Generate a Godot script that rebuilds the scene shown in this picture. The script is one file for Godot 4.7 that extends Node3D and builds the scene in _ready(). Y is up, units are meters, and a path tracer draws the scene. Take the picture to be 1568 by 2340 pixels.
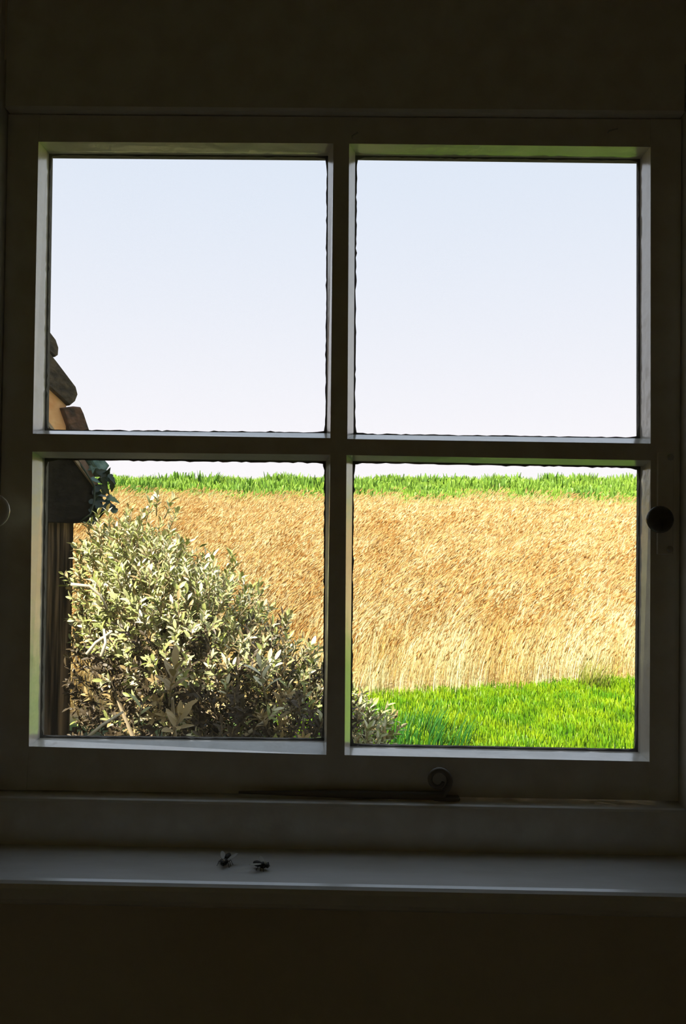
extends Node3D
# A four-pane cottage window seen from a dim room: a shed, a silver-leaved shrub, a lawn and a dyke of dry grass outside.

const EYE := Vector3(0.39423, 1.32989, 0.95108)
const FOCAL := 1768.0
const GROUND := -0.1

# The sash is old and out of square: the corners of each opening on the sash's front face, and 22 mm behind it at the foot of the chamfer.
const FRONT := [
	[[-0.0011, 1.8042], [0.3665, 1.8049], [0.3675, 1.4382], [-0.0008, 1.4393]],
	[[0.386, 1.8047], [0.7586, 1.8035], [0.7606, 1.436], [0.3885, 1.4373]],
	[[-0.0009, 1.4171], [0.3677, 1.4177], [0.3677, 1.0499], [0.0021, 1.0543]],
	[[0.3877, 1.4174], [0.761, 1.4153], [0.7614, 1.0478], [0.39, 1.0498]]]
const INNER := [
	[[0.0007, 1.8029], [0.3593, 1.8029], [0.3624, 1.4467], [0.0022, 1.4459]],
	[[0.3937, 1.8037], [0.7566, 1.8021], [0.7586, 1.4447], [0.396, 1.4454]],
	[[0.0029, 1.4115], [0.3617, 1.4119], [0.3642, 1.0587], [0.0039, 1.0569]],
	[[0.3953, 1.4123], [0.7594, 1.41], [0.7582, 1.0513], [0.3966, 1.0526]]]

var M := {}
var rng := RandomNumberGenerator.new()
var swell := FastNoiseLite.new()
var patch := FastNoiseLite.new()
var view := Basis()


# ---------------------------------------------------------------- helpers

func mat(color: Color, rough := 0.7, extra := {}) -> StandardMaterial3D:
	var m := StandardMaterial3D.new()
	m.albedo_color = color.linear_to_srgb()
	m.roughness = rough
	for k in extra:
		m.set(k, extra[k])
	return m


func lin(r: float, g: float, b: float) -> Color:
	return Color(r, g, b)


func noise_tex(frequency: float, a: Color, b: Color, size := 256, seed_ := 1, stops := [0.25, 0.75]) -> NoiseTexture2D:
	var n := FastNoiseLite.new()
	n.seed = seed_
	n.noise_type = FastNoiseLite.TYPE_SIMPLEX_SMOOTH
	n.frequency = frequency
	n.fractal_octaves = 5
	var t := NoiseTexture2D.new()
	t.width = size
	t.height = size
	t.seamless = true
	t.noise = n
	var g := Gradient.new()
	g.set_color(0, a.linear_to_srgb())
	g.set_color(1, b.linear_to_srgb())
	g.set_offset(0, stops[0])
	g.set_offset(1, stops[1])
	t.color_ramp = g
	return t


func bump_tex(frequency: float, strength: float, seed_ := 5, size := 256) -> NoiseTexture2D:
	var n := FastNoiseLite.new()
	n.seed = seed_
	n.frequency = frequency
	n.fractal_octaves = 4
	var t := NoiseTexture2D.new()
	t.width = size
	t.height = size
	t.seamless = true
	t.noise = n
	t.as_normal_map = true
	t.bump_strength = strength
	return t


func triplanar(m: StandardMaterial3D, color: Texture2D, scale_: Vector3, bump: Texture2D = null, depth := 0.5) -> StandardMaterial3D:
	m.albedo_texture = color
	m.uv1_triplanar = true
	m.uv1_world_triplanar = true
	m.uv1_scale = scale_
	if bump:
		m.normal_enabled = true
		m.normal_texture = bump
		m.normal_scale = depth
	return m


func begin(smooth := false) -> SurfaceTool:
	var st := SurfaceTool.new()
	st.begin(Mesh.PRIMITIVE_TRIANGLES)
	st.set_smooth_group(0 if smooth else -1)
	return st


func tri(st: SurfaceTool, a: Vector3, b: Vector3, c: Vector3) -> void:   # anticlockwise seen from outside
	st.add_vertex(a)
	st.add_vertex(c)
	st.add_vertex(b)


func quad(st: SurfaceTool, a: Vector3, b: Vector3, c: Vector3, d: Vector3) -> void:
	tri(st, a, b, c)
	tri(st, a, c, d)


func cap(st: SurfaceTool, pts: Array, flip: bool) -> void:
	var n := Vector3.ZERO
	for i in pts.size():
		n += (pts[i] as Vector3).cross(pts[(i + 1) % pts.size()])
	n = n.normalized()
	var ax := n.cross(Vector3.UP if absf(n.y) < 0.9 else Vector3.RIGHT).normalized()
	var ay := n.cross(ax)
	var flat := PackedVector2Array()
	for p in pts:
		flat.append(Vector2(ax.dot(p), ay.dot(p)))
	var ids := Geometry2D.triangulate_polygon(flat)
	for k in range(0, ids.size(), 3):
		var a: Vector3 = pts[ids[k]]
		var b: Vector3 = pts[ids[k + 1]]
		var c: Vector3 = pts[ids[k + 2]]
		var same := (b - a).cross(c - a).dot(n) > 0.0
		if same == flip:
			tri(st, a, c, b)
		else:
			tri(st, a, b, c)


func loft(st: SurfaceTool, layers: Array) -> void:   # layers of points, anticlockwise seen from the first layer's side
	cap(st, layers[0], false)
	for k in layers.size() - 1:
		var a: Array = layers[k]
		var b: Array = layers[k + 1]
		for i in a.size():
			var j := (i + 1) % a.size()
			quad(st, a[i], b[i], b[j], a[j])
	cap(st, layers[-1], true)


func bar(st: SurfaceTool, lo: Vector3, hi: Vector3, bevel := 0.002) -> void:   # a box with its edges taken off
	var b := minf(bevel, 0.45 * minf(hi.x - lo.x, minf(hi.y - lo.y, hi.z - lo.z)))
	var ring := func(z: float, e: float, c: float) -> Array:
		var x0 := lo.x + e
		var x1 := hi.x - e
		var y0 := lo.y + e
		var y1 := hi.y - e
		return [Vector3(x0 + c, y0, z), Vector3(x1 - c, y0, z), Vector3(x1, y0 + c, z), Vector3(x1, y1 - c, z), Vector3(x1 - c, y1, z), Vector3(x0 + c, y1, z), Vector3(x0, y1 - c, z), Vector3(x0, y0 + c, z)]
	loft(st, [ring.call(hi.z, b, 0.0001), ring.call(hi.z - b, 0.0, b), ring.call(lo.z + b, 0.0, b), ring.call(lo.z, b, 0.0001)])


func extrude(st: SurfaceTool, pts: Array, along: Vector3, bevel := 0.0) -> void:   # pts anticlockwise seen from the side that -along points to
	var back := []
	for p in pts:
		back.append(p + along)
	if bevel <= 0.0:
		loft(st, [pts, back])
		return
	var mid := Vector3.ZERO
	for p in pts:
		mid += p / pts.size()
	var rim := []
	var step := along.normalized() * bevel
	for p in pts:
		rim.append(p + step)
	var shrunk := []
	for p in pts:
		shrunk.append(p + (mid - p).normalized() * bevel)
	loft(st, [shrunk, rim, back])


func tube(st: SurfaceTool, path: Array, radii: Array, sides := 8) -> void:
	var rings := []
	var side := Vector3.RIGHT
	for i in path.size():
		var t: Vector3 = (path[mini(i + 1, path.size() - 1)] - path[maxi(i - 1, 0)]).normalized()
		side = side - t * side.dot(t)
		if side.length() < 0.05:
			side = t.cross(Vector3(0.3, 0.2, 0.9))
		side = side.normalized()
		var other := t.cross(side)
		var ring := []
		for k in sides:
			var a := TAU * k / sides
			ring.append(path[i] + (side * cos(a) + other * sin(a)) * radii[i])
		rings.append(ring)
	for i in rings.size() - 1:
		for k in sides:
			var j := (k + 1) % sides
			quad(st, rings[i][k], rings[i][j], rings[i + 1][j], rings[i + 1][k])
	for k in sides:
		var j := (k + 1) % sides
		tri(st, path[0], rings[0][j], rings[0][k])
		tri(st, path[-1], rings[-1][k], rings[-1][j])


func lathe(st: SurfaceTool, origin: Vector3, axis: Vector3, profile: Array, sides := 24) -> void:   # profile of [radius, height along the axis]
	var a := axis.normalized()
	var s := a.cross(Vector3.UP if absf(a.y) < 0.9 else Vector3.RIGHT).normalized()
	var t := a.cross(s)
	for i in profile.size() - 1:
		for k in sides:
			var u0 := TAU * k / sides
			var u1 := TAU * (k + 1) / sides
			var d0 := s * cos(u0) + t * sin(u0)
			var d1 := s * cos(u1) + t * sin(u1)
			var p: Vector3 = origin + a * profile[i][1]
			var q: Vector3 = origin + a * profile[i + 1][1]
			quad(st, p + d0 * profile[i][0], p + d1 * profile[i][0], q + d1 * profile[i + 1][0], q + d0 * profile[i + 1][0])


func egg(st: SurfaceTool, at: Vector3, axes: Basis, rings := 8, sides := 12) -> void:   # an ellipsoid with the half-axes of the basis
	for i in rings:
		var a0 := PI * i / rings - PI / 2
		var a1 := PI * (i + 1) / rings - PI / 2
		for k in sides:
			var u0 := TAU * k / sides
			var u1 := TAU * (k + 1) / sides
			var p := func(a: float, u: float) -> Vector3: return at + axes * Vector3(cos(a) * cos(u), sin(a), -cos(a) * sin(u))
			quad(st, p.call(a0, u0), p.call(a0, u1), p.call(a1, u1), p.call(a1, u0))


func mesh_of(st: SurfaceTool, m: Material) -> ArrayMesh:
	st.generate_normals()
	st.set_material(m)
	return st.commit()


func put(called: String, st: SurfaceTool, m: Material, parent: Node = self) -> MeshInstance3D:
	var o := MeshInstance3D.new()
	o.name = called
	o.mesh = mesh_of(st, m)
	parent.add_child(o, true)
	return o


func tag(o: Node, label: String, category: String, group := "", kind := "") -> Node:
	o.set_meta("label", label)
	o.set_meta("category", category)
	if group:
		o.set_meta("group", group)
	if kind:
		o.set_meta("kind", kind)
	return o


func base(called: String, at: Vector3) -> Node3D:
	var o := Node3D.new()
	o.name = called
	o.position = at
	add_child(o, true)
	return o


func multi(called: String, mesh: Mesh, places: Array, colors: Array, parent: Node = self) -> MultiMeshInstance3D:
	var mm := MultiMesh.new()
	mm.transform_format = MultiMesh.TRANSFORM_3D
	mm.use_colors = true
	mm.mesh = mesh
	mm.instance_count = places.size()
	for i in places.size():
		mm.set_instance_transform(i, places[i])
		mm.set_instance_color(i, colors[i])
	var o := MultiMeshInstance3D.new()
	o.name = called
	o.multimesh = mm
	o.set_meta("kind", "stuff")
	parent.add_child(o, true)
	return o


func v2(p: Array, z: float) -> Vector3:
	return Vector3(p[0], p[1], z)


# ---------------------------------------------------------------- scene

func _ready() -> void:
	rng.seed = 71
	swell.seed = 3
	swell.frequency = 0.35
	patch.seed = 9
	patch.frequency = 0.55
	view = Basis(Vector3(0.99986557, 0.01280462, -0.01024116), Vector3(-0.01261494, 0.99975156, 0.01837617), Vector3(0.01047391, -0.01824451, 0.99977869))
	var cam := Camera3D.new()
	cam.name = "camera"
	cam.transform = Transform3D(view, EYE)
	cam.fov = 67.0
	cam.near = 0.02
	cam.far = 400.0
	add_child(cam)
	cam.current = true

	var env := Environment.new()
	env.background_mode = Environment.BG_SKY
	var air := ProceduralSkyMaterial.new()
	air.sky_top_color = Color(0.755, 0.826, 0.905)
	air.sky_horizon_color = Color(0.958, 0.936, 0.94)
	air.energy_multiplier = 1.30
	air.sky_curve = 0.30
	air.ground_horizon_color = Color(0.75, 0.74, 0.66)
	air.ground_bottom_color = Color(0.45, 0.45, 0.36)
	air.sun_angle_max = 40.0
	var sky := Sky.new()
	sky.sky_material = air
	env.sky = sky
	env.tonemap_mode = Environment.TONE_MAPPER_LINEAR
	env.tonemap_exposure = 1.0
	env.sdfgi_enabled = true
	env.ssao_enabled = true
	env.ssil_enabled = true
	var world := WorldEnvironment.new()
	world.name = "environment"
	world.environment = env
	add_child(world)

	var sun := DirectionalLight3D.new()
	sun.name = "sun"
	sun.light_color = Color(1.0, 0.965, 0.885)
	sun.light_energy = 4.3
	sun.light_angular_distance = 0.6
	sun.shadow_enabled = true
	add_child(sun)
	sun.look_at_from_position(Vector3(-0.5, 0.75, 0.58) * 20.0, Vector3.ZERO)

	materials()
	room()
	window()
	ground()
	shed()
	shrub()
	grasses()
	ivy()
	sill_things()


func materials() -> void:
	M.plaster = triplanar(mat(Color.WHITE, 0.95), noise_tex(0.01, lin(0.82, 0.73, 0.55), lin(0.90, 0.82, 0.66), 256, 2), Vector3.ONE * 0.8, bump_tex(0.03, 3.0), 0.4)
	M.paint = triplanar(mat(Color.WHITE, 0.24, {"metallic_specular": 0.72, "clearcoat_enabled": true, "clearcoat": 0.8, "clearcoat_roughness": 0.18}), noise_tex(0.02, lin(0.85, 0.79, 0.67), lin(0.93, 0.89, 0.79), 256, 3), Vector3(3, 3, 3), bump_tex(0.05, 2.0, 8), 0.25)
	M.sill = triplanar(mat(Color.WHITE, 0.26, {"metallic_specular": 0.72, "clearcoat_enabled": true, "clearcoat": 0.8, "clearcoat_roughness": 0.18}), noise_tex(0.015, lin(0.86, 0.84, 0.80), lin(0.94, 0.93, 0.90), 256, 4), Vector3(1.2, 5, 5), bump_tex(0.04, 2.0, 9), 0.2)
	M.floor = triplanar(mat(Color.WHITE, 0.6), noise_tex(0.02, lin(0.55, 0.44, 0.30), lin(0.68, 0.56, 0.40), 256, 5), Vector3(0.5, 1, 3))
	M.glass = mat(Color(1, 1, 1, 0.03), 0.03, {"transparency": BaseMaterial3D.TRANSPARENCY_ALPHA, "metallic_specular": 0.5})
	M.putty = triplanar(mat(Color.WHITE, 0.9), noise_tex(0.05, lin(0.03, 0.028, 0.025), lin(0.07, 0.065, 0.055), 128, 6), Vector3.ONE * 6)
	M.iron = triplanar(mat(Color.WHITE, 0.3, {"metallic": 0.3}), noise_tex(0.04, lin(0.09, 0.08, 0.065), lin(0.16, 0.14, 0.11), 128, 7), Vector3.ONE * 8, bump_tex(0.06, 3.0, 10, 128), 0.4)
	M.old_iron = mat(lin(0.22, 0.19, 0.15), 0.5)
	M.steel = mat(lin(0.55, 0.53, 0.48), 0.35, {"metallic": 0.9})
	M.render = triplanar(mat(Color.WHITE, 0.95), noise_tex(0.02, lin(0.5, 0.45, 0.36), lin(0.62, 0.57, 0.47), 128, 8), Vector3.ONE)
	M.soil = triplanar(mat(Color.WHITE, 1.0, {"vertex_color_use_as_albedo": true}), noise_tex(0.03, lin(0.7, 0.7, 0.7), lin(1, 1, 1), 256, 9), Vector3.ONE * 0.7, bump_tex(0.05, 4.0, 12), 0.7)
	M.plank = []
	for k in 4:
		var d: float = [1.0, 0.75, 1.3, 0.9][k]
		M.plank.append(triplanar(mat(Color.WHITE, 0.95, {"metallic_specular": 0.3}), noise_tex(0.02, lin(0.03, 0.021, 0.013) * d, lin(0.40, 0.28, 0.17) * d, 256, 20 + k, [0.38, 0.72]), Vector3(7, 0.25, 7), bump_tex(0.03, 5.0, 30 + k), 0.8))
	M.dark_wood = triplanar(mat(Color.WHITE, 0.95, {"metallic_specular": 0.25}), noise_tex(0.02, lin(0.005, 0.004, 0.003), lin(0.018, 0.015, 0.011), 256, 40), Vector3(1, 4, 4), bump_tex(0.04, 4.0, 41), 0.6)
	M.batten = triplanar(mat(Color.WHITE, 0.85), noise_tex(0.03, lin(0.17, 0.12, 0.075), lin(0.32, 0.25, 0.17), 128, 42), Vector3(3, 3, 3))
	M.clay = triplanar(mat(Color.WHITE, 0.9), noise_tex(0.02, lin(0.70, 0.33, 0.13), lin(0.85, 0.52, 0.25), 256, 43), Vector3.ONE * 2.0, bump_tex(0.05, 3.0, 44), 0.6)
	M.shaded_clay = triplanar(mat(Color.WHITE, 0.95), noise_tex(0.03, lin(0.12, 0.075, 0.055), lin(0.30, 0.21, 0.17), 128, 46), Vector3.ONE * 4.0)  # darker copy of the clay, with shade put into its colour
	M.tile = []
	for k in 3:
		var a: Color = [lin(0.025, 0.018, 0.011), lin(0.03, 0.018, 0.012), lin(0.05, 0.10, 0.095)][k]
		var b: Color = [lin(0.10, 0.072, 0.043), lin(0.16, 0.075, 0.04), lin(0.2, 0.3, 0.28)][k]
		M.tile.append(triplanar(mat(Color.WHITE, 0.9), noise_tex(0.03, a, b, 256, 50 + k), Vector3.ONE * 3.0, bump_tex(0.05, 5.0, 55), 0.8))


# ---------------------------------------------------------------- the room

func room() -> void:
	var wall := func(called: String, boxes: Array, m: Material, label: String, category := "wall") -> void:
		var st := begin()
		for b in boxes:
			bar(st, b[0], b[1], 0.001)
		tag(put(called, st, m), label, category, "", "structure")
	# the window wall, with a hole for the frame; its unseen ends and top enlarged to shade the shrub
	wall.call("wall_front", [
		[Vector3(-4.5, -0.1, -0.11), Vector3(-0.1, 2.65, 0.012)], [Vector3(0.86, -0.1, -0.11), Vector3(4.0, 2.65, 0.012)],
		[Vector3(-0.1, -0.1, -0.11), Vector3(0.86, 0.93, 0.012)], [Vector3(-0.1, 1.9, -0.11), Vector3(0.86, 2.65, 0.012)]], M.plaster, "unlit plaster wall around the four-pane window, above and below it")
	wall.call("wall_left", [[Vector3(-1.1, -0.1, 0.013), Vector3(-1.0, 2.3, 2.5)]], M.plaster, "plaster wall on the left side of the room")
	wall.call("wall_right", [[Vector3(1.8, -0.1, 0.013), Vector3(1.9, 2.3, 2.5)]], M.plaster, "plaster wall on the right side of the room")
	wall.call("wall_back", [[Vector3(-1.1, -0.1, 2.4), Vector3(1.9, 2.3, 2.5)]], M.plaster, "plaster wall at the back of the room")
	wall.call("floor", [[Vector3(-1.1, -0.1, 0.013), Vector3(1.9, 0.0, 2.5)]], M.floor, "plain pale wooden floor of the room", "floor")
	wall.call("ceiling", [[Vector3(-1.1, 2.2, 0.013), Vector3(1.9, 2.4, 2.5)]], M.plaster, "pale plaster ceiling of the room", "ceiling")

	# the windowsill board: rounded nosing, out of square like the window
	var st := begin()
	var rows := []
	for p in [[-0.02, 0.944], [0.109, 0.944], [0.1135, 0.943], [0.1165, 0.9405], [0.118, 0.936], [0.118, 0.925], [0.1165, 0.9205], [0.113, 0.917], [-0.02, 0.916]]:
		rows.append(p)
	var ends := []
	for x in [0.95, -0.25]:
		var ring := []
		for p in rows:
			ring.append(Vector3(x, p[1], p[0] + (0.005 * (x - 0.4) if p[0] > 0.05 else 0.0)))
		ends.append(ring)
	loft(st, ends)
	tag(put("trim_1", st, M.sill), "pale grey painted windowsill board catching bluish daylight below the window", "windowsill", "", "structure")

	st = begin()
	loft(st, [[Vector3(0.7965, 0.944, 0.022), Vector3(0.7965, 0.944, -0.04), Vector3(0.7965, 0.9985, -0.04), Vector3(0.7965, 0.9985, 0.018), Vector3(0.7965, 0.997, 0.0205), Vector3(0.7965, 0.9945, 0.022)],
		[Vector3(-0.1, 0.944, 0.022), Vector3(-0.1, 0.944, -0.04), Vector3(-0.1, 1.0, -0.04), Vector3(-0.1, 1.0, 0.018), Vector3(-0.1, 0.9985, 0.0205), Vector3(-0.1, 0.996, 0.022)]])
	tag(put("trim_2", st, M.paint), "shadowed wooden rail between the sash and the windowsill, with a thin lit upper ledge", "rail", "", "structure")
	st = begin()
	bar(st, Vector3(0.7975, 0.944, -0.04), Vector3(0.875, 2.02, 0.031), 0.004)
	tag(put("trim_3", st, M.paint), "dark upright casing board at the right edge of the window", "casing", "", "structure")
	st = begin()
	bar(st, Vector3(-0.115, 1.0, -0.04), Vector3(-0.0405, 2.02, 0.026), 0.004)
	tag(put("trim_4", st, M.paint), "dark upright casing board at the left edge of the window", "casing", "", "structure")
	st = begin()
	bar(st, Vector3(-0.0405, 1.839, -0.04), Vector3(0.7975, 2.02, 0.0125), 0.003)
	tag(put("trim_5", st, M.paint), "dark head board across the top of the window", "casing", "", "structure")
	# the outer frame, in the wall's thickness
	st = begin()
	bar(st, Vector3(-0.1, 0.93, -0.1), Vector3(-0.048, 1.9, -0.04), 0.003)
	bar(st, Vector3(0.805, 0.93, -0.1), Vector3(0.86, 1.9, -0.04), 0.003)
	bar(st, Vector3(-0.1, 1.85, -0.1), Vector3(0.86, 1.9, -0.04), 0.003)
	bar(st, Vector3(-0.1, 0.93, -0.12), Vector3(0.86, 0.985, -0.04), 0.003)
	tag(put("trim_6", st, M.paint), "outer wooden frame that the sash closes against", "frame", "", "structure")


func window() -> void:
	var w := base("window_1", Vector3.ZERO)
	tag(w, "old four-pane wooden casement window with dirty chamfered glazing bars", "window", "", "structure")
	var L := -0.0395
	var R := 0.7965
	var T := 1.838
	var B := 1.001
	# every timber: its outline on the front face and the same outline at the foot of the chamfer; o and i pick corners of the openings
	var o := func(k: int, c: int) -> Array: return FRONT[k][c]
	var i := func(k: int, c: int) -> Array: return INNER[k][c]
	var timber := func(called: String, front: Array, foot: Array, set_back := 0.0) -> void:
		var st := begin()
		var a := []
		var b := []
		var c := []
		for p in front:
			a.append(v2(p, -set_back))
		for p in foot:
			b.append(v2(p, -0.022))
			c.append(v2(p, -0.042))
		loft(st, [a, b, c])
		put(called, st, M.paint, w)
	var pieces := [
		["stile", [[L, B], [0.0, B], "o23", "o20", "o03", "o00", [0.0, T], [L, T]]],
		["stile", [[R, B], [R, T], [0.7586, T], "o01", "o02", "o31", "o32", [0.7614, B]]],
		["top_rail", [[0.0, T], "o00", "o01", "o10", "o11", [0.7586, T]]],
		["bottom_rail", [[0.0, B], [0.7614, B], "o32", "o33", "o22", "o23"]],
		["glazing_bar", ["o01", "o02", "o21", "o22", "o33", "o30", "o13", "o10"]],
		["glazing_bar", ["o03", "o20", "o21", "o02"]],
		["glazing_bar", ["o13", "o30", "o31", "o12"]]]
	pieces[1][1] = [[R, B], [R, T], [0.7586, T], "o11", "o12", "o31", "o32", [0.7614, B]]
	for p in pieces:
		var f := []
		var g := []
		for q in p[1]:
			if q is String:
				f.append(o.call(int(q[1]), int(q[2])))
				g.append(i.call(int(q[1]), int(q[2])))
			else:
				f.append(q)
				g.append(q)
		timber.call(p[0], f, g, 0.0008 if p[0] == "bottom_rail" or p[0] == "top_rail" else 0.0)
	# panes, each with its ragged bead of old putty outside
	for k in 4:
		var ring := []
		for c in [0, 3, 2, 1]:
			ring.append(INNER[k][c])
		var mid := Vector2((ring[0][0] + ring[2][0]) / 2, (ring[0][1] + ring[2][1]) / 2)
		var grown := []
		for p in ring:
			grown.append(Vector2(p[0], p[1]) + (Vector2(p[0], p[1]) - mid).sign() * 0.004)
		var st := begin()
		var a := []
		var b := []
		for p in grown:
			a.append(Vector3(p.x, p.y, -0.026))
			b.append(Vector3(p.x, p.y, -0.029))
		loft(st, [a, b])
		var pane := put("pane", st, M.glass, w)
		st = begin()
		for s in 4:
			var p0 := Vector2(ring[s][0], ring[s][1])
			var p1 := Vector2(ring[(s + 1) % 4][0], ring[(s + 1) % 4][1])
			var n := 60
			var along := (p1 - p0) / n
			var inward := along.orthogonal().normalized()
			if inward.dot(mid - p0) < 0.0:
				inward = -inward
			var prev := 0.0
			for j in n + 1:
				var near_end := maxf(0.0, 1.0 - minf(j, n - j) / 2.5)
				var wide: float = 0.0019 + 0.0013 * swell.get_noise_2d(j * 4.0 + s * 31.0, k * 57.0) + 0.0012 * rng.randf() * rng.randf() + 0.0025 * near_end
				if j > 0:
					var q0 := p0 + along * (j - 1)
					var q1 := p0 + along * j
					var z := -0.0292
					var zb := -0.041
					var A := Vector3(q0.x, q0.y, z) - Vector3(inward.x, inward.y, 0) * 0.004
					var D := Vector3(q1.x, q1.y, z) - Vector3(inward.x, inward.y, 0) * 0.004
					var Bv := Vector3(q0.x + inward.x * prev, q0.y + inward.y * prev, z)
					var C := Vector3(q1.x + inward.x * wide, q1.y + inward.y * wide, z)
					var A2 := Vector3(q0.x + inward.x * 0.0004, q0.y + inward.y * 0.0004, zb)
					var D2 := Vector3(q1.x + inward.x * 0.0004, q1.y + inward.y * 0.0004, zb)
					quad(st, A, D, C, Bv)
					quad(st, A2, Bv, C, D2)
					quad(st, A, A2, D2, D)
				prev = wide
		put("putty", st, M.putty, pane)
	# the fastener on the right stile: a plate, a round knob and its screws
	var st2 := begin()
	bar(st2, Vector3(0.768, 1.30, 0.0), Vector3(0.788, 1.425, 0.003), 0.001)
	var plate := put("fastener_plate", st2, M.paint, w)
	st2 = begin(true)
	lathe(st2, Vector3(0.764, 1.3427, 0.003), Vector3(0, 0, 1), [[0.0, -0.003], [0.009, -0.003], [0.008, 0.004], [0.006, 0.008], [0.010, 0.011], [0.0155, 0.0155], [0.0165, 0.019], [0.015, 0.0225], [0.010, 0.0255], [0.004, 0.0268], [0.0, 0.027]])
	put("knob", st2, M.iron, w)
	for y in [1.4194, 1.307]:
		st2 = begin(true)
		lathe(st2, Vector3(0.7837, y, 0.003), Vector3(0, 0, 1), [[0.0042, -0.001], [0.004, 0.0008], [0.003, 0.0016], [0.0, 0.0019]], 12)
		put("screw", st2, M.steel, plate)
	# the oval turn button at the left edge
	st2 = begin(true)
	egg(st2, Vector3(-0.036, 1.343, 0.028), Basis(Vector3(0.0215, 0, 0), Vector3(0, 0.021, 0), Vector3(0, 0, 0.006)), 10, 24)
	put("turn_button", st2, M.paint, w)
	# two bent nails left in the top rail
	for n in [[0.7062, 1.8206, 0.010, 0.002], [0.3897, 1.8116, 0.007, 0.004]]:
		st2 = begin(true)
		tube(st2, [Vector3(n[0], n[1], -0.003), Vector3(n[0], n[1], 0.004), Vector3(n[0] + n[2], n[1] + n[3], 0.006)], [0.0011, 0.0011, 0.0009], 6)
		put("nail", st2, M.steel, w)
	# the casement stay lying on the ledge, with its curled tail
	st2 = begin(true)
	var path := []
	var radii := []
	for k in 9:
		var f := k / 8.0
		path.append(Vector3(lerpf(0.262, 0.510, f), 1.0052 - 0.0005 * f, 0.0068))
		radii.append(lerpf(0.0016, 0.0048, minf(1.0, f * 1.8)))
	var turns := 26
	for k in turns:
		var f := (k + 1.0) / turns
		var a := -PI / 2 + 0.35 + f * TAU * 1.15
		var r := lerpf(0.0158, 0.006, f)
		path.append(Vector3(0.5035, 1.0245, 0.008) + Vector3(cos(a) * r, sin(a) * r, 0.003 * f))
		radii.append(lerpf(0.0042, 0.0022, f))
	tube(st2, path, radii, 10)
	put("casement_stay", st2, M.old_iron, w)
	st2 = begin()
	bar(st2, Vector3(0.498, 1.0002, 0.001), Vector3(0.530, 1.0045, 0.013), 0.0012)
	put("stay_plate", st2, M.old_iron, w)


func sill_things() -> void:
	var wing_m := mat(Color(0.72, 0.70, 0.62, 0.75), 0.35, {"transparency": BaseMaterial3D.TRANSPARENCY_ALPHA})
	var body_m := mat(lin(0.035, 0.028, 0.02), 0.45)
	var pale_m := mat(lin(0.62, 0.58, 0.47), 0.35)
	var fly := func(at: Vector3, turn: float, label: String, upright: bool) -> void:
		var t := base("insect", at)
		t.rotation.y = turn
		t.scale = Vector3.ONE * 1.35
		tag(t, label, "insect", "dead insects on the windowsill")
		var st := begin(true)
		egg(st, Vector3(0, 0.0034, 0), Basis(Vector3(0.0026, 0, 0), Vector3(0, 0.0027, 0), Vector3(0, 0, 0.0032)))
		put("thorax", st, body_m, t)
		st = begin(true)
		var lift := 0.35 if upright else 0.05
		egg(st, Vector3(0, 0.0034 + lift * 0.006, -0.0052), Basis(Vector3(0.0024, 0, 0), Vector3(0, 0.0024, lift * 0.002), Vector3(0, lift * -0.003, 0.0042)))
		put("abdomen", st, body_m, t)
		st = begin(true)
		egg(st, Vector3(0, 0.0036, 0.0042), Basis(Vector3(0.0021, 0, 0), Vector3(0, 0.0019, 0), Vector3(0, 0, 0.0016)))
		put("head", st, body_m, t)
		st = begin(true)
		egg(st, Vector3(0, 0.0052, 0.0022), Basis(Vector3(0.0012, 0, 0), Vector3(0, 0.0012, 0), Vector3(0, 0, 0.0014)), 6, 8)  # pale blob painted in as the highlight on the body
		put("highlight_spot", st, pale_m, t)
		for s in [-1.0, 1.0]:
			st = begin(true)
			var spread := 0.5 if upright else 0.85
			var dir := Vector3(s * spread, 0.28 if upright else 0.12, -0.8).normalized()
			var across := dir.cross(Vector3.UP).normalized()
			egg(st, Vector3(s * 0.002, 0.005, -0.001) + dir * 0.0048, Basis(dir * 0.0056, dir.cross(across) * 0.00018, across * 0.0022), 6, 10)
			put("wing", st, wing_m, t)
			for k in 3:
				st = begin(true)
				var z := 0.002 - 0.0018 * k
				tube(st, [Vector3(s * 0.0018, 0.003, z), Vector3(s * 0.0042, 0.0046, z - 0.0006 * (k - 1)), Vector3(s * 0.0056, 0.0006, z - 0.0016 * (k - 1))], [0.00035, 0.0003, 0.00022], 5)
				put("leg", st, body_m, t)
	fly.call(Vector3(0.2565, 0.944, 0.0702), -0.3, "dark dead insect standing on the windowsill, the left and more upright of the two", true)
	fly.call(Vector3(0.3004, 0.944, 0.0770), 1.2, "dark dead insect on the windowsill with a wing spread out to the right", false)


# ---------------------------------------------------------------- the land outside

func edge_of_lawn(x: float) -> float:
	return -5.5 - 0.365 * (clampf(x, -3.0, 6.0) - 0.5) + 0.12 * swell.get_noise_2d(x * 4.0, 5.0)


func land(x: float, z: float) -> float:
	var zb := edge_of_lawn(x)
	if z >= zb:
		return GROUND
	var foot := 1.55
	var crest := 2.68 + 0.012 * x
	var bump := 0.10 * swell.get_noise_2d(x * 1.3, z * 1.3)
	if z > -18.5:
		var t := (zb - z) / (zb + 18.5)
		return lerpf(GROUND, foot, t) + bump * minf(1.0, t * 5.0)
	if z > -24.0:
		return lerpf(foot, crest, (-18.5 - z) / 5.5) + bump
	if z > -29.0:
		return lerpf(crest, crest - 0.6, (-24.0 - z) / 5.0) + bump * 0.5
	return maxf(GROUND, crest - 0.6 - (-29.0 - z) * 0.25)


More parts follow.
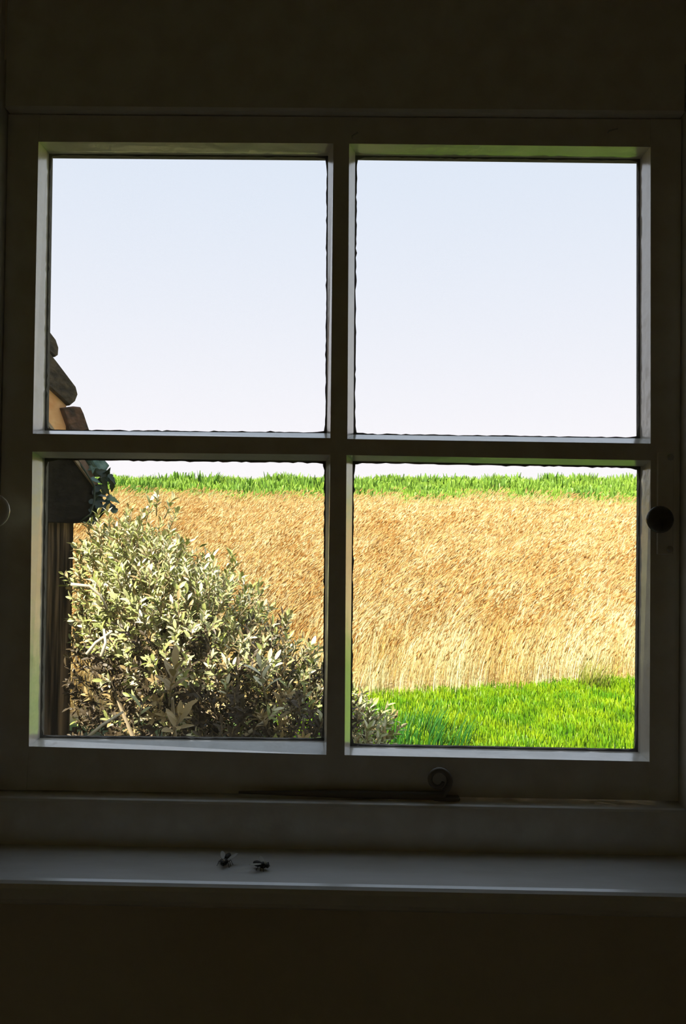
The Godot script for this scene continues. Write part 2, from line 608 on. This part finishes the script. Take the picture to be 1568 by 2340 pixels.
func ground() -> void:
	var st := begin(true)
	var xs := []
	var x := -45.0
	while x < 45.0:
		xs.append(x)
		x += 0.35 if absf(x - 1.0) < 7.0 else 1.5
	var zs := []
	var z := 12.0
	while z > -75.0:
		zs.append(z)
		z -= 0.3 if z < -0.5 and z > -9.0 else (0.7 if z < 0.0 and z > -31.0 else 3.0)
	var shade := func(px: float, pz: float) -> Color:
		if pz > edge_of_lawn(px):
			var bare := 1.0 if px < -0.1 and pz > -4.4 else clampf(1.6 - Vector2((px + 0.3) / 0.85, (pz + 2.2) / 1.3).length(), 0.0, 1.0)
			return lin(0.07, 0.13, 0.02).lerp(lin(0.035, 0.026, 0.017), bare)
		if pz > -18.5:
			return lin(0.62, 0.47, 0.24)
		return lin(0.12, 0.22, 0.03)
	for i in xs.size() - 1:
		for j in zs.size() - 1:
			var p := []
			for c in [[0, 0], [1, 0], [1, 1], [0, 1]]:
				var vx: float = xs[i + c[0]]
				var vz: float = zs[j + c[1]]
				p.append(Vector3(vx, land(vx, vz) - (0.06 if vz > -0.12 else 0.0), vz))
			for q in [0, 2, 1, 0, 3, 2]:
				st.set_color(shade.call(p[q].x, p[q].z))
				st.add_vertex(p[q])
	tag(put("ground", st, M.soil), "earth under the lawn and the grassy bank outside the window", "ground", "", "structure")


func blade_clump(n: int, tall: float, width: float, spread: float, lean: Vector3, plume: float, seed_: int, m: Material, root_c: Color, tip_c: Color, plume_c: Color) -> ArrayMesh:
	var r := RandomNumberGenerator.new()
	r.seed = seed_
	var st := begin(true)
	for k in n:
		var a := r.randf() * TAU
		var foot := Vector3(cos(a), 0, sin(a)) * spread * sqrt(r.randf())
		var h := tall * r.randf_range(0.65, 1.1)
		var out := Vector3(cos(a), 0, sin(a)) * 0.22 * h * r.randf() + lean * h * r.randf_range(0.6, 1.3)
		var face := r.randf() * TAU
		var side := Vector3(cos(face), 0, sin(face)) * width * r.randf_range(0.7, 1.2) / 2
		var tone := r.randf_range(0.75, 1.15)
		var last_l := foot - side
		var last_r := foot + side
		var last_c := root_c * tone
		for s in 3:
			var f := (s + 1) / 3.0
			var mid := foot + Vector3.UP * h * (f - 0.12 * f * f) + out * f * f
			var thin := side * (1.0 - f * 0.85)
			var c := root_c.lerp(tip_c, f) * tone
			for v in [[last_l, last_c], [mid - thin, c], [last_r, last_c], [last_r, last_c], [mid - thin, c], [mid + thin, c]]:
				st.set_color(v[1])
				st.add_vertex(v[0])
			last_l = mid - thin
			last_r = mid + thin
			last_c = c
		if r.randf() < plume:
			var tip := (last_l + last_r) / 2
			var dir := (out * 2.0 + Vector3.UP * h * 0.7).normalized()
			var len_ := 0.12 * tall * r.randf_range(0.8, 1.5)
			for w in 2:
				var s2 := dir.cross(Vector3(cos(face + w * 1.5), 0.1, sin(face + w * 1.5))).normalized() * len_ * 0.11
				var pc := plume_c * r.randf_range(0.8, 1.2)
				for v in [tip - dir * len_ * 0.35, tip + s2, tip - s2, tip + s2, tip + dir * len_ * 0.65, tip - s2]:
					st.set_color(pc)
					st.add_vertex(v)
	return mesh_of(st, m)


func grasses() -> void:
	var leafy := {"vertex_color_use_as_albedo": true, "cull_mode": BaseMaterial3D.CULL_DISABLED, "backlight_enabled": true}
	var straw := mat(Color.WHITE, 0.75, leafy)
	straw.backlight = Color(0.42, 0.36, 0.20)
	var green := mat(Color.WHITE, 0.5, leafy)
	green.backlight = Color(0.2, 0.4, 0.03)
	# the dry golden grass of the bank, all leaning with the wind
	var dry := []
	for k in 5:
		dry.append(blade_clump(22 if k < 3 else 15, 0.5, 0.0058, 0.10, Vector3(0.42 if k < 3 else 0.24, 0, 0.05), 0.48 if k < 3 else 0.25, 100 + k, straw, lin(0.90, 0.82, 0.48), lin(0.94, 0.87, 0.56), lin(0.48, 0.32, 0.12)))
	var places := [[], [], [], [], []]
	var colors := [[], [], [], [], []]
	var z := -4.6
	while z > -19.3:
		var step := lerpf(0.085, 0.17, clampf((-z - 5.0) / 10.0, 0.0, 1.0))
		var half := 3.2 + (-z) * 0.52
		var x := 0.9 - half
		while x < 0.9 + half:
			var px := x + rng.randf_range(-0.5, 0.5) * step
			var pz := z + rng.randf_range(-0.5, 0.5) * step
			if pz < edge_of_lawn(px) - 0.02 and pz > -18.6 - 1.1 * patch.get_noise_2d(px * 0.9, 40.0):
				var big := rng.randf_range(0.75, 1.2) * lerpf(1.0, 1.25, clampf((-pz - 8.0) / 10.0, 0.0, 1.0))
				var b := Basis(Vector3.UP, rng.randf_range(-0.9, 0.9)).scaled(Vector3(big, big * rng.randf_range(0.85, 1.15), big))
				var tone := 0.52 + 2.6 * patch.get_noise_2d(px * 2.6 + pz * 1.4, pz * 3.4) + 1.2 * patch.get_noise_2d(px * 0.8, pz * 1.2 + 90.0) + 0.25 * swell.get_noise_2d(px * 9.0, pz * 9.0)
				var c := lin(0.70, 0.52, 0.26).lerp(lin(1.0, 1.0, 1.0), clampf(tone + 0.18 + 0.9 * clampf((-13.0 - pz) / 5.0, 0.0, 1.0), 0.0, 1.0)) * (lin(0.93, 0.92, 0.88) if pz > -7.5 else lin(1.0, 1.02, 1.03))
				var k := rng.randi() % 3 if pz < edge_of_lawn(px) - 1.0 * rng.randf_range(0.3, 2.2) else 3 + rng.randi() % 2
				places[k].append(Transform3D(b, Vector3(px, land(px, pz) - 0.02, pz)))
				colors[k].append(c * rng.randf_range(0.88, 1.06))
			x += step
		z -= step
	var bank := base("dry_grass", Vector3.ZERO)
	tag(bank, "tall dry golden grass blown to one side, covering the bank behind the lawn", "grass", "", "stuff")
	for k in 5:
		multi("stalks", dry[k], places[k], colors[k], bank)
	# the lawn
	var turf := []
	for k in 2:
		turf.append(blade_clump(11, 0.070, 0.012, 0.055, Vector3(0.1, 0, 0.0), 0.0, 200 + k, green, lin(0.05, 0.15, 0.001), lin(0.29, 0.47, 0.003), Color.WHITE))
	places = [[], []]
	colors = [[], []]
	z = -0.6
	while z > -7.9:
		var step := 0.085 if z > -3.6 else 0.045
		var x := -3.0
		while x < 7.0:
			var px := x + rng.randf_range(-0.5, 0.5) * step
			var pz := z + rng.randf_range(-0.5, 0.5) * step
			if pz > edge_of_lawn(px) - 0.15 * rng.randf() and Vector2((px + 0.3) / 0.85, (pz + 2.2) / 1.3).length() > 0.9 and (px > -0.1 or px < -2.2 and pz < -4.4):
				var big := rng.randf_range(0.5, 1.35)
				var c := lin(0.45, 0.75, 0.8).lerp(lin(1.25, 1.12, 2.0), clampf(0.55 + 1.5 * patch.get_noise_2d(px * 5.0, pz * 5.0), 0.0, 1.0))
				var k := rng.randi() % 2
				places[k].append(Transform3D(Basis(Vector3.UP, rng.randf() * TAU).scaled(Vector3(big, big, big)), Vector3(px, GROUND - 0.005, pz)))
				colors[k].append(c * rng.randf_range(0.8, 1.1))
			x += step
		z -= step
	var lawn := base("lawn", Vector3.ZERO)
	tag(lawn, "bright green rough lawn at the foot of the golden bank", "grass", "", "stuff")
	for k in 2:
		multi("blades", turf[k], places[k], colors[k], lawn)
	# the green strip along the crest
	var weed := []
	for k in 2:
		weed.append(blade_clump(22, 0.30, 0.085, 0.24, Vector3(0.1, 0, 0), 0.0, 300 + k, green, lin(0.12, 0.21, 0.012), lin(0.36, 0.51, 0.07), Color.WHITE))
	places = [[], []]
	colors = [[], []]
	z = -17.6
	while z > -25.5:
		var x := -13.0
		while x < 15.0:
			var px := x + rng.randf_range(-0.12, 0.12)
			var pz := z + rng.randf_range(-0.12, 0.12)
			var border := -18.6 - 1.1 * patch.get_noise_2d(px * 0.9, 40.0)
			if pz < border + 0.2 * rng.randf():
				var fade := clampf((border - pz) / 1.6, 0.0, 1.0)
				var lush := patch.get_noise_2d(px * 1.6, pz * 1.6)
				var big := lerpf(0.6, 1.0, fade) * rng.randf_range(0.7, 1.15) * (1.0 + 1.1 * maxf(0.0, lush) * fade)
				var c := lin(1.2, 1.05, 1.1).lerp(lin(0.85, 0.95, 0.8), fade).lerp(lin(0.42, 0.62, 0.6), clampf(lush * 1.6, 0.0, 1.0) * fade)
				var k := rng.randi() % 2
				places[k].append(Transform3D(Basis(Vector3.UP, rng.randf() * TAU).scaled(Vector3(big, big, big)), Vector3(px, land(px, pz) - 0.03, pz)))
				colors[k].append(c * rng.randf_range(0.85, 1.1))
			x += 0.2
		z -= 0.2
	var crest := base("crest_grass", Vector3.ZERO)
	tag(crest, "strip of green grass and weeds along the top of the bank, against the sky", "grass", "", "stuff")
	for k in 2:
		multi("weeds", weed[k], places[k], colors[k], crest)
	# a lone greener tuft where lawn and bank meet
	var tuft := MeshInstance3D.new()
	tuft.name = "grass_tuft"
	tuft.mesh = blade_clump(90, 0.30, 0.011, 0.17, Vector3(0.25, 0, 0), 0.1, 400, green, lin(0.09, 0.12, 0.008), lin(0.28, 0.30, 0.04), lin(0.25, 0.18, 0.05))
	tuft.position = Vector3(2.60, GROUND - 0.01, -6.05)
	add_child(tuft, true)
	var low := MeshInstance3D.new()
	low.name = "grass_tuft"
	low.mesh = blade_clump(260, 0.26, 0.012, 0.42, Vector3(0.2, 0, 0), 0.0, 401, green, lin(0.01, 0.06, 0.006), lin(0.03, 0.17, 0.012), Color.WHITE)  # added clump: its dark green stands in for the shrub's shadow
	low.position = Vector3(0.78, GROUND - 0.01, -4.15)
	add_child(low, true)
	tag(low, "added dark green grass clump standing in for the shadow of the silvery shrub on the lawn", "grass tuft")
	tag(tuft, "olive green tuft of tall grass where the lawn meets the golden bank", "grass tuft")


# ---------------------------------------------------------------- the shed

const SHED := Vector3(-0.82, 0.0, -2.4)
var su := Vector3(0.6, 0, -0.8)     # along the gable, away from the house
var sn := Vector3(0.8, 0, 0.6)      # out of the gable, towards the window


func gp(s: float, y: float, out := 0.0) -> Vector3:   # a point on the gable, from the shed's base
	return su * s + Vector3(0, y, 0) + sn * out


func gable(pts: Array, out: float) -> Array:   # an outline on the gable, anticlockwise seen from the window
	var r := []
	for p in pts:
		r.append(gp(p[0], p[1], out))
	var n := Vector3.ZERO
	for i in r.size():
		n += (r[i] as Vector3).cross(r[(i + 1) % r.size()])
	if n.dot(sn) < 0.0:
		r.reverse()
	return r


func shed() -> void:
	var t := base("shed", SHED)
	tag(t, "weathered dark timber shed with a steep clay-tiled gable at the left of the window", "shed")
	var slope := 1.073
	var ridge := Vector2(-0.95, 2.60)
	var near_eave := -2.02
	# upright boards of the gable wall, each its own length under the roof line
	var s := 0.008
	var k := 0
	while s > -1.9:
		var w := 0.062 + 0.03 * rng.randf()
		var top := func(q: float) -> float: return (1.80 - (q + 0.222) * slope if q > ridge.x else ridge.y - (ridge.x - q) * slope) - 0.02
		var st := begin()
		extrude(st, gable([[s, GROUND], [s, minf(top.call(s), 2.6)], [s - w + 0.004, top.call(s - w + 0.004)], [s - w + 0.004, GROUND]], 0.004 * rng.randf()), -sn * 0.022, 0.002)
		put("plank", st, M.plank[k % 4], t)
		s -= w
		k += 1
	# the inner shell of the shed, behind the boards
	var st1 := begin()
	extrude(st1, gable([[-0.01, GROUND], [-0.01, 1.52], [ridge.x, ridge.y - 0.06], [-1.88, 1.58], [-1.88, GROUND]], -0.024), -sn * 2.2)
	put("wall", st1, M.dark_wood, t)
	# boxed eave and dark gable board
	st1 = begin()
	extrude(st1, gable([[-0.222, 1.80], [0.117, 1.437], [0.132, 1.375], [0.112, 1.352], [0.079, 1.335], [-0.012, 1.327], [-0.4, 1.335], [-0.95, 2.1], [-0.95, 2.58]], 0.05), -sn * 0.045, 0.003)
	put("gable_board", st1, M.dark_wood, t)
	st1 = begin()
	extrude(st1, gable([[-0.95, 2.58], [-0.95, 2.1], [-1.95, 1.30], [-1.98, 1.48]], 0.05), -sn * 0.045, 0.003)
	put("gable_board", st1, M.dark_wood, t)
	st1 = begin()
	extrude(st1, gable([[-0.95, 2.601], [0.107, 1.468], [0.117, 1.440], [-0.95, 2.582]], 0.058), -sn * 0.05, 0.002)
	put("batten", st1, M.batten, t)
	# the clay undercloak that shows under the first tiles
	st1 = begin()
	extrude(st1, gable([[-0.95, 2.602], [-0.95, 2.67], [-0.145, 1.885], [-0.068, 1.825], [-0.067, 1.66]], 0.05), -sn * 0.06, 0.003)
	put("undercloak", st1, M.clay, t)
	st1 = begin()
	extrude(st1, gable([[-0.067, 1.66], [-0.067, 1.73], [0.051, 1.578], [0.102, 1.50], [0.107, 1.472]], 0.045), -sn * 0.05, 0.003)
	put("undercloak", st1, M.shaded_clay, t)  # lower stretch, its shading painted in by the darker clay
	# verge tiles, stepping down the far slope and standing out against the sky
	var verge := [
		[[-0.26, 2.21], [-0.137, 2.091], [-0.124, 2.06], [-0.126, 2.03], [-0.138, 2.02], [-0.26, 2.10]],
		[[-0.25, 2.11], [-0.133, 2.002], [-0.038, 1.907], [-0.029, 1.878], [-0.041, 1.848], [-0.066, 1.826], [-0.25, 1.95]],
		[[-0.102, 1.812], [-0.049, 1.825], [-0.015, 1.826], [-0.001, 1.805], [0.031, 1.732], [0.072, 1.649], [0.051, 1.609], [-0.062, 1.722]],
		[[-0.006, 1.70], [0.063, 1.668], [0.111, 1.609], [0.137, 1.584], [0.101, 1.534], [0.051, 1.586]]]
	for j in range(1, 5):
		var shift := Vector2(-0.145 * j, 0.155 * j)
		var up := []
		for p in verge[0]:
			up.append([p[0] + shift.x, p[1] + shift.y])
		verge.append(up)
	for j in verge.size():
		st1 = begin()
		extrude(st1, gable(verge[j], 0.075), -sn * 0.30, 0.006)
		put("tile", st1, M.tile[[0, 0, 1, 2][j] if j < 4 else 0], t)
		if j != 2 and j != 3:
			continue
		for q in range(1, 4):   # the courses behind it, away from the window
			st1 = begin()
			extrude(st1, gable(verge[j], 0.075 - 0.305 * q), -sn * 0.30, 0.006)
			put("tile", st1, M.tile[q % 2], t)
	# the roof's own deck, with the near slope
	st1 = begin()
	extrude(st1, gable([[-0.95, 2.66], [-0.95, 2.60], [0.10, 1.475], [0.11, 1.53], [-0.2, 1.88]], -0.03), -sn * 2.3)
	put("roof_slope", st1, M.tile[0], t)
	st1 = begin()
	extrude(st1, gable([[-0.95, 2.60], [-0.95, 2.67], [-2.06, 1.50], [-2.04, 1.44]], 0.06), -sn * 2.39)
	put("roof_slope", st1, M.tile[0], t)
	st1 = begin(true)
	tube(st1, [gp(-0.95, 2.66, 0.09), gp(-0.95, 2.66, -2.3)], [0.09, 0.09], 12)
	put("ridge_tile", st1, M.tile[1], t)


func leaf_mesh(lobed: bool, m: Material) -> ArrayMesh:   # one leaf along +y, one unit long, facing +z
	var st := begin(true)
	var rows := [[0.0, 0.03], [0.18, 0.22], [0.45, 0.35], [0.70, 0.31], [0.90, 0.16], [1.0, 0.0]]
	if lobed:
		rows = [[0.0, 0.05], [0.08, 0.36], [0.24, 0.52], [0.36, 0.34], [0.5, 0.42], [0.66, 0.24], [0.84, 0.14], [1.0, 0.0]]
	for k in rows.size() - 1:
		var a: Array = rows[k]
		var b: Array = rows[k + 1]
		var bend := func(y: float) -> float: return -0.22 * y * y
		for sgn in [-1.0, 1.0]:
			var c0 := Vector3(0, a[0], bend.call(a[0]))
			var c1 := Vector3(0, b[0], bend.call(b[0]))
			var e0 := Vector3(sgn * a[1] * 0.5, a[0], bend.call(a[0]) + a[1] * 0.14)
			var e1 := Vector3(sgn * b[1] * 0.5, b[0], bend.call(b[0]) + b[1] * 0.14)
			if sgn > 0.0:
				quad(st, c0, e0, e1, c1)
			else:
				quad(st, c0, c1, e1, e0)
	return mesh_of(st, m)


func leaf_place(at: Vector3, dir: Vector3, normal: Vector3, length_: float, wide := 1.0) -> Transform3D:
	var y := dir.normalized()
	var zz := (normal - y * normal.dot(y))
	zz = zz.normalized() if zz.length() > 0.05 else y.cross(Vector3(0.31, 0.2, 0.93)).normalized()
	return Transform3D(Basis(y.cross(zz) * length_ * wide, y * length_, zz * length_), at)


func ivy() -> void:
	var t := base("ivy", Vector3(-0.733, 1.396, -2.42))
	tag(t, "dark ivy leaves hanging off the shed's eave above the shrub", "ivy")
	var m := mat(lin(0.012, 0.03, 0.012), 0.4, {"cull_mode": BaseMaterial3D.CULL_DISABLED})
	var teal := mat(lin(0.09, 0.17, 0.15), 0.45, {"cull_mode": BaseMaterial3D.CULL_DISABLED})
	var a := leaf_mesh(true, m)
	var b := leaf_mesh(true, teal)
	var spots := [[-0.835, 1.605], [-0.815, 1.585], [-0.799, 1.588], [-0.778, 1.559], [-0.757, 1.551], [-0.735, 1.545], [-0.765, 1.523], [-0.785, 1.527], [-0.748, 1.515], [-0.724, 1.527], [-0.772, 1.498], [-0.752, 1.482], [-0.731, 1.479], [-0.797, 1.49], [-0.78, 1.47], [-0.792, 1.454], [-0.755, 1.458], [-0.771, 1.438], [-0.722, 1.415], [-0.71, 1.405], [-0.738, 1.393], [-0.767, 1.409], [-0.787, 1.421], [-0.803, 1.401], [-0.783, 1.385], [-0.811, 1.368], [-0.835, 1.348], [-0.816, 1.332], [-0.798, 1.356], [-0.859, 1.339], [-0.715, 1.50], [-0.70, 1.44], [-0.735, 1.42], [-0.752, 1.395], [-0.76, 1.57], [-0.74, 1.565], [-0.79, 1.335], [-0.83, 1.36], [-0.71, 1.535]]
	var st := begin(true)
	var path := [Vector3(-0.86, 1.62, -2.56), Vector3(-0.82, 1.56, -2.57), Vector3(-0.79, 1.50, -2.60), Vector3(-0.79, 1.43, -2.60), Vector3(-0.80, 1.37, -2.58), Vector3(-0.84, 1.335, -2.56)]
	var radii := []
	for p in path:
		radii.append(0.004)
	for i in path.size():
		path[i] = EYE.lerp(path[i], 0.944) - t.position
	tube(st, path, radii, 6)
	put("stem", st, m, t)
	for k in spots.size():
		var o := MeshInstance3D.new()
		o.name = "leaf"
		o.mesh = b if k in [0, 1, 2, 7] else a
		var away := Vector3(rng.randf_range(-0.3, 1.0), rng.randf_range(-0.9, 0.35), rng.randf_range(-0.3, 0.3))
		var at := Vector3(lerpf(EYE.x, spots[k][0], 0.944), lerpf(EYE.y, spots[k][1], 0.944), -2.42 + rng.randf_range(-0.02, 0.03))
		var size := rng.randf_range(0.045, 0.070)
		o.transform = leaf_place(at - t.position - away.normalized() * size * 0.5, away, Vector3(0.4, 0.4, 0.8) + Vector3(rng.randf_range(-0.5, 0.5), rng.randf_range(-0.4, 0.4), 0), size)
		t.add_child(o, true)


# ---------------------------------------------------------------- the shrub

func shrub() -> void:
	var root := Vector3(-0.1, GROUND, -1.9)
	var t := base("shrub", root)
	tag(t, "large silvery green shrub with narrow pale leaves, in front of the dark shed wall", "shrub")
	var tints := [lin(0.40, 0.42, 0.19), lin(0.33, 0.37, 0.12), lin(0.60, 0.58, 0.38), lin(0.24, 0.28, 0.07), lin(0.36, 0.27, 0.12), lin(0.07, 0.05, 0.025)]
	var mats := []
	var shapes := []
	for c in tints:
		var m := mat(c, 0.5, {"cull_mode": BaseMaterial3D.CULL_DISABLED, "backlight_enabled": true})
		m.backlight = Color(0.16, 0.17, 0.06)
		mats.append(m)
		shapes.append(leaf_mesh(false, m))
	var bark := mat(lin(0.30, 0.24, 0.15), 0.85)
	var twigs := begin(true)
	var leaves := []   # [transform, tint]
	var sprig := func(at: Vector3, dir: Vector3, length_: float, n: int, leaf: float, tint := -1) -> void:
		var d := dir.normalized()
		var bow := Vector3(rng.randf_range(-0.3, 0.3), rng.randf_range(0.0, 0.3), rng.randf_range(-0.3, 0.3))
		var tip := at + d * length_ + bow * length_ * 0.4
		var mid := at + d * length_ * 0.5 + bow * length_ * 0.05
		tube(twigs, [at - root, mid - root, tip - root], [0.0026, 0.0020, 0.0012], 4)
		var turn := rng.randf() * TAU
		for k in n:
			var f := 0.25 + 0.75 * k / (n - 1.0)
			var p := at.lerp(mid, f * 2.0) if f < 0.5 else mid.lerp(tip, f * 2.0 - 1.0)
			turn += 2.4
			var side := d.cross(Vector3(0.2, 0.1, 1.0)).normalized()
			var out := side * cos(turn) + d.cross(side).normalized() * sin(turn)
			var open := lerpf(1.5, 0.55, f)
			var ld := (d + out * open + Vector3(0, 0.12, 0)).normalized()
			var pick: int = tint if tint >= 0 else [0, 0, 1, 1, 2, 2, 3, 4][rng.randi() % 8]
			leaves.append([leaf_place(p, ld, d - out * 0.4 + Vector3(0, 0.25, 0), leaf * rng.randf_range(0.7, 1.15), rng.randf_range(0.8, 1.15)), pick])
	# the crown is a heap of rounded masses falling away to the right
	var masses := [
		[Vector3(-0.585, 1.05, -2.32), Vector3(0.18, 0.30, 0.20), 380],
		[Vector3(-0.60, 0.70, -2.36), Vector3(0.18, 0.35, 0.20), 320],
		[Vector3(-0.40, 0.98, -2.12), Vector3(0.21, 0.32, 0.26), 430],
		[Vector3(-0.32, 0.92, -1.98), Vector3(0.24, 0.33, 0.34), 480],
		[Vector3(-0.14, 0.84, -1.85), Vector3(0.26, 0.34, 0.38), 500],
		[Vector3(0.06, 0.66, -1.74), Vector3(0.24, 0.34, 0.36), 440],
		[Vector3(0.24, 0.52, -1.70), Vector3(0.20, 0.33, 0.34), 360],
		[Vector3(0.42, 0.43, -1.66), Vector3(0.13, 0.30, 0.28), 230],
		[Vector3(-0.41, 0.45, -2.25), Vector3(0.31, 0.45, 0.30), 460],
		[Vector3(0.05, 0.30, -1.90), Vector3(0.42, 0.40, 0.40), 420]]
	for mass in masses:
		var c: Vector3 = mass[0]
		var r: Vector3 = mass[1]
		for k in mass[2]:
			var d := Vector3(rng.randfn(), rng.randfn(), rng.randfn()).normalized()
			var q := pow(rng.randf(), 0.30)
			var p := c + d * r * q * 0.92
			var low := clampf((0.98 - p.y - 0.12 * maxf(0.0, p.x) - 1.8 * maxf(0.0, p.x - 0.28)) / 0.32, 0.0, 1.0)  # lower sprigs take dead-leaf browns, their darkness standing in for shade
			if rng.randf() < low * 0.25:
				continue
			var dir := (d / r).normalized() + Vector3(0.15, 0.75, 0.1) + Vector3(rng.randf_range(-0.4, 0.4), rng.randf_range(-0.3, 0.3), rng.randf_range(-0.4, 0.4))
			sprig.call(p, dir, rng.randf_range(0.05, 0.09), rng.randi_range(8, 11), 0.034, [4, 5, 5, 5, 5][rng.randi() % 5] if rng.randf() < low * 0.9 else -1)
	# shoots that stand clear of the crown
	for a in [[-0.42, 1.30, -1.98], [-0.39, 1.34, -2.0], [-0.35, 1.36, -2.0], [-0.32, 1.35, -2.0], [-0.30, 1.31, -2.0], [-0.67, 1.29, -2.3], [-0.61, 1.30, -2.27], [-0.04, 1.15, -1.9], [0.15, 0.95, -1.76], [0.17, 0.93, -1.74], [0.25, 0.84, -1.72], [0.42, 0.70, -1.66], [0.46, 0.66, -1.62], [0.50, 0.60, -1.64], [0.43, 0.62, -1.50], [0.49, 0.52, -1.48], [-0.10, 1.14, -1.84], [0.02, 1.06, -1.8]]:
		sprig.call(Vector3(a[0], a[1], a[2]), Vector3(rng.randf_range(-0.1, 0.5), 0.9, rng.randf_range(-0.1, 0.3)), 0.075, 11, 0.040)
	# three leafy shoots nearer the glass
	sprig.call(Vector3(-0.10, 0.83, -1.18), Vector3(0.1, 1.0, 0.25), 0.11, 15, 0.060, 4)
	sprig.call(Vector3(-0.085, 0.75, -1.16), Vector3(0.3, 0.7, 0.4), 0.08, 10, 0.055, 4)
	sprig.call(Vector3(0.17, 0.86, -1.15), Vector3(-0.2, 1.0, 0.2), 0.09, 7, 0.055, 2)
	sprig.call(Vector3(-0.19, 0.77, -1.2), Vector3(0.2, 1.0, 0.2), 0.06, 4, 0.050, 0)
	# main branches from the root, then the bare pale ones that show
	for a in [[-0.55, 1.0, -1.95], [-0.35, 1.15, -1.92], [-0.12, 1.0, -1.8], [0.1, 0.8, -1.72], [0.28, 0.65, -1.7], [0.42, 0.55, -1.66], [-0.1, 0.84, -1.22], [-0.45, 0.8, -1.75]]:
		var tip := Vector3(a[0], a[1], a[2])
		var mid := root.lerp(tip, 0.5) + Vector3(rng.randf_range(-0.06, 0.06), 0.0, rng.randf_range(-0.05, 0.05))
		var st := begin(true)
		tube(st, [Vector3.ZERO, (mid - root) * 0.5 + Vector3(0.01, 0, 0.01), mid - root, tip - root], [0.016, 0.013, 0.010, 0.004], 7)
		put("branch", st, bark, t)
	var pale := mat(lin(0.62, 0.56, 0.42), 0.8)
	for b in [
		[[-0.493, 1.134], [-0.44, 1.128], [-0.408, 1.098], [-0.388, 1.053]], [[-0.437, 0.645], [-0.39, 0.687], [-0.328, 0.726]], [[0.068, 0.666], [0.15, 0.722], [0.246, 0.79]],
		[[0.178, 0.723], [0.249, 0.773]], [[-0.438, 0.912], [-0.415, 0.948], [-0.367, 0.984]], [[-0.391, 0.907], [-0.383, 0.949], [-0.395, 0.99]]]:
		var path := []
		var radii := []
		for k in b.size():
			path.append(Vector3(b[k][0], b[k][1], -1.5 - 0.015 * k) - root)
			radii.append(0.0062 - 0.0012 * k)
		var st := begin(true)
		tube(st, path, radii, 7)
		put("branch", st, pale, t).set_meta("label", "bare pale branch")
	var tw := put("twigs", twigs, bark, t)
	tw.set_meta("kind", "stuff")
	# the 300 leaves that show largest are parts; the rest are one
	var cells := {}
	for k in leaves.size():
		var x: Transform3D = leaves[k][0]
		var p: Vector3 = (x.origin + x.basis.y * 0.5 - EYE) * view
		var px := Vector2(784.0 + FOCAL * p.x / -p.z, 1170.0 - FOCAL * p.y / -p.z)
		if px.x < 86.0 or px.x > 920.0 or px.y > 1725.0 or px.y < 1050.0 or (px.x > 740.0 and px.x < 805.0):
			continue
		var cell := Vector2i(int(px.x / 17.0), int(px.y / 17.0))
		if not cells.has(cell) or cells[cell][0] > -p.z:
			cells[cell] = [-p.z, k, FOCAL * x.basis.y.length() / -p.z]
	var best := cells.values()
	best.sort_custom(func(a: Array, b: Array) -> bool: return a[2] > b[2])
	var chosen := {}
	for e in best.slice(0, 300):
		chosen[e[1]] = true
	var rest := []
	var rest_c := []
	for k in leaves.size():
		var x: Transform3D = leaves[k][0]
		x.origin -= root
		if chosen.has(k):
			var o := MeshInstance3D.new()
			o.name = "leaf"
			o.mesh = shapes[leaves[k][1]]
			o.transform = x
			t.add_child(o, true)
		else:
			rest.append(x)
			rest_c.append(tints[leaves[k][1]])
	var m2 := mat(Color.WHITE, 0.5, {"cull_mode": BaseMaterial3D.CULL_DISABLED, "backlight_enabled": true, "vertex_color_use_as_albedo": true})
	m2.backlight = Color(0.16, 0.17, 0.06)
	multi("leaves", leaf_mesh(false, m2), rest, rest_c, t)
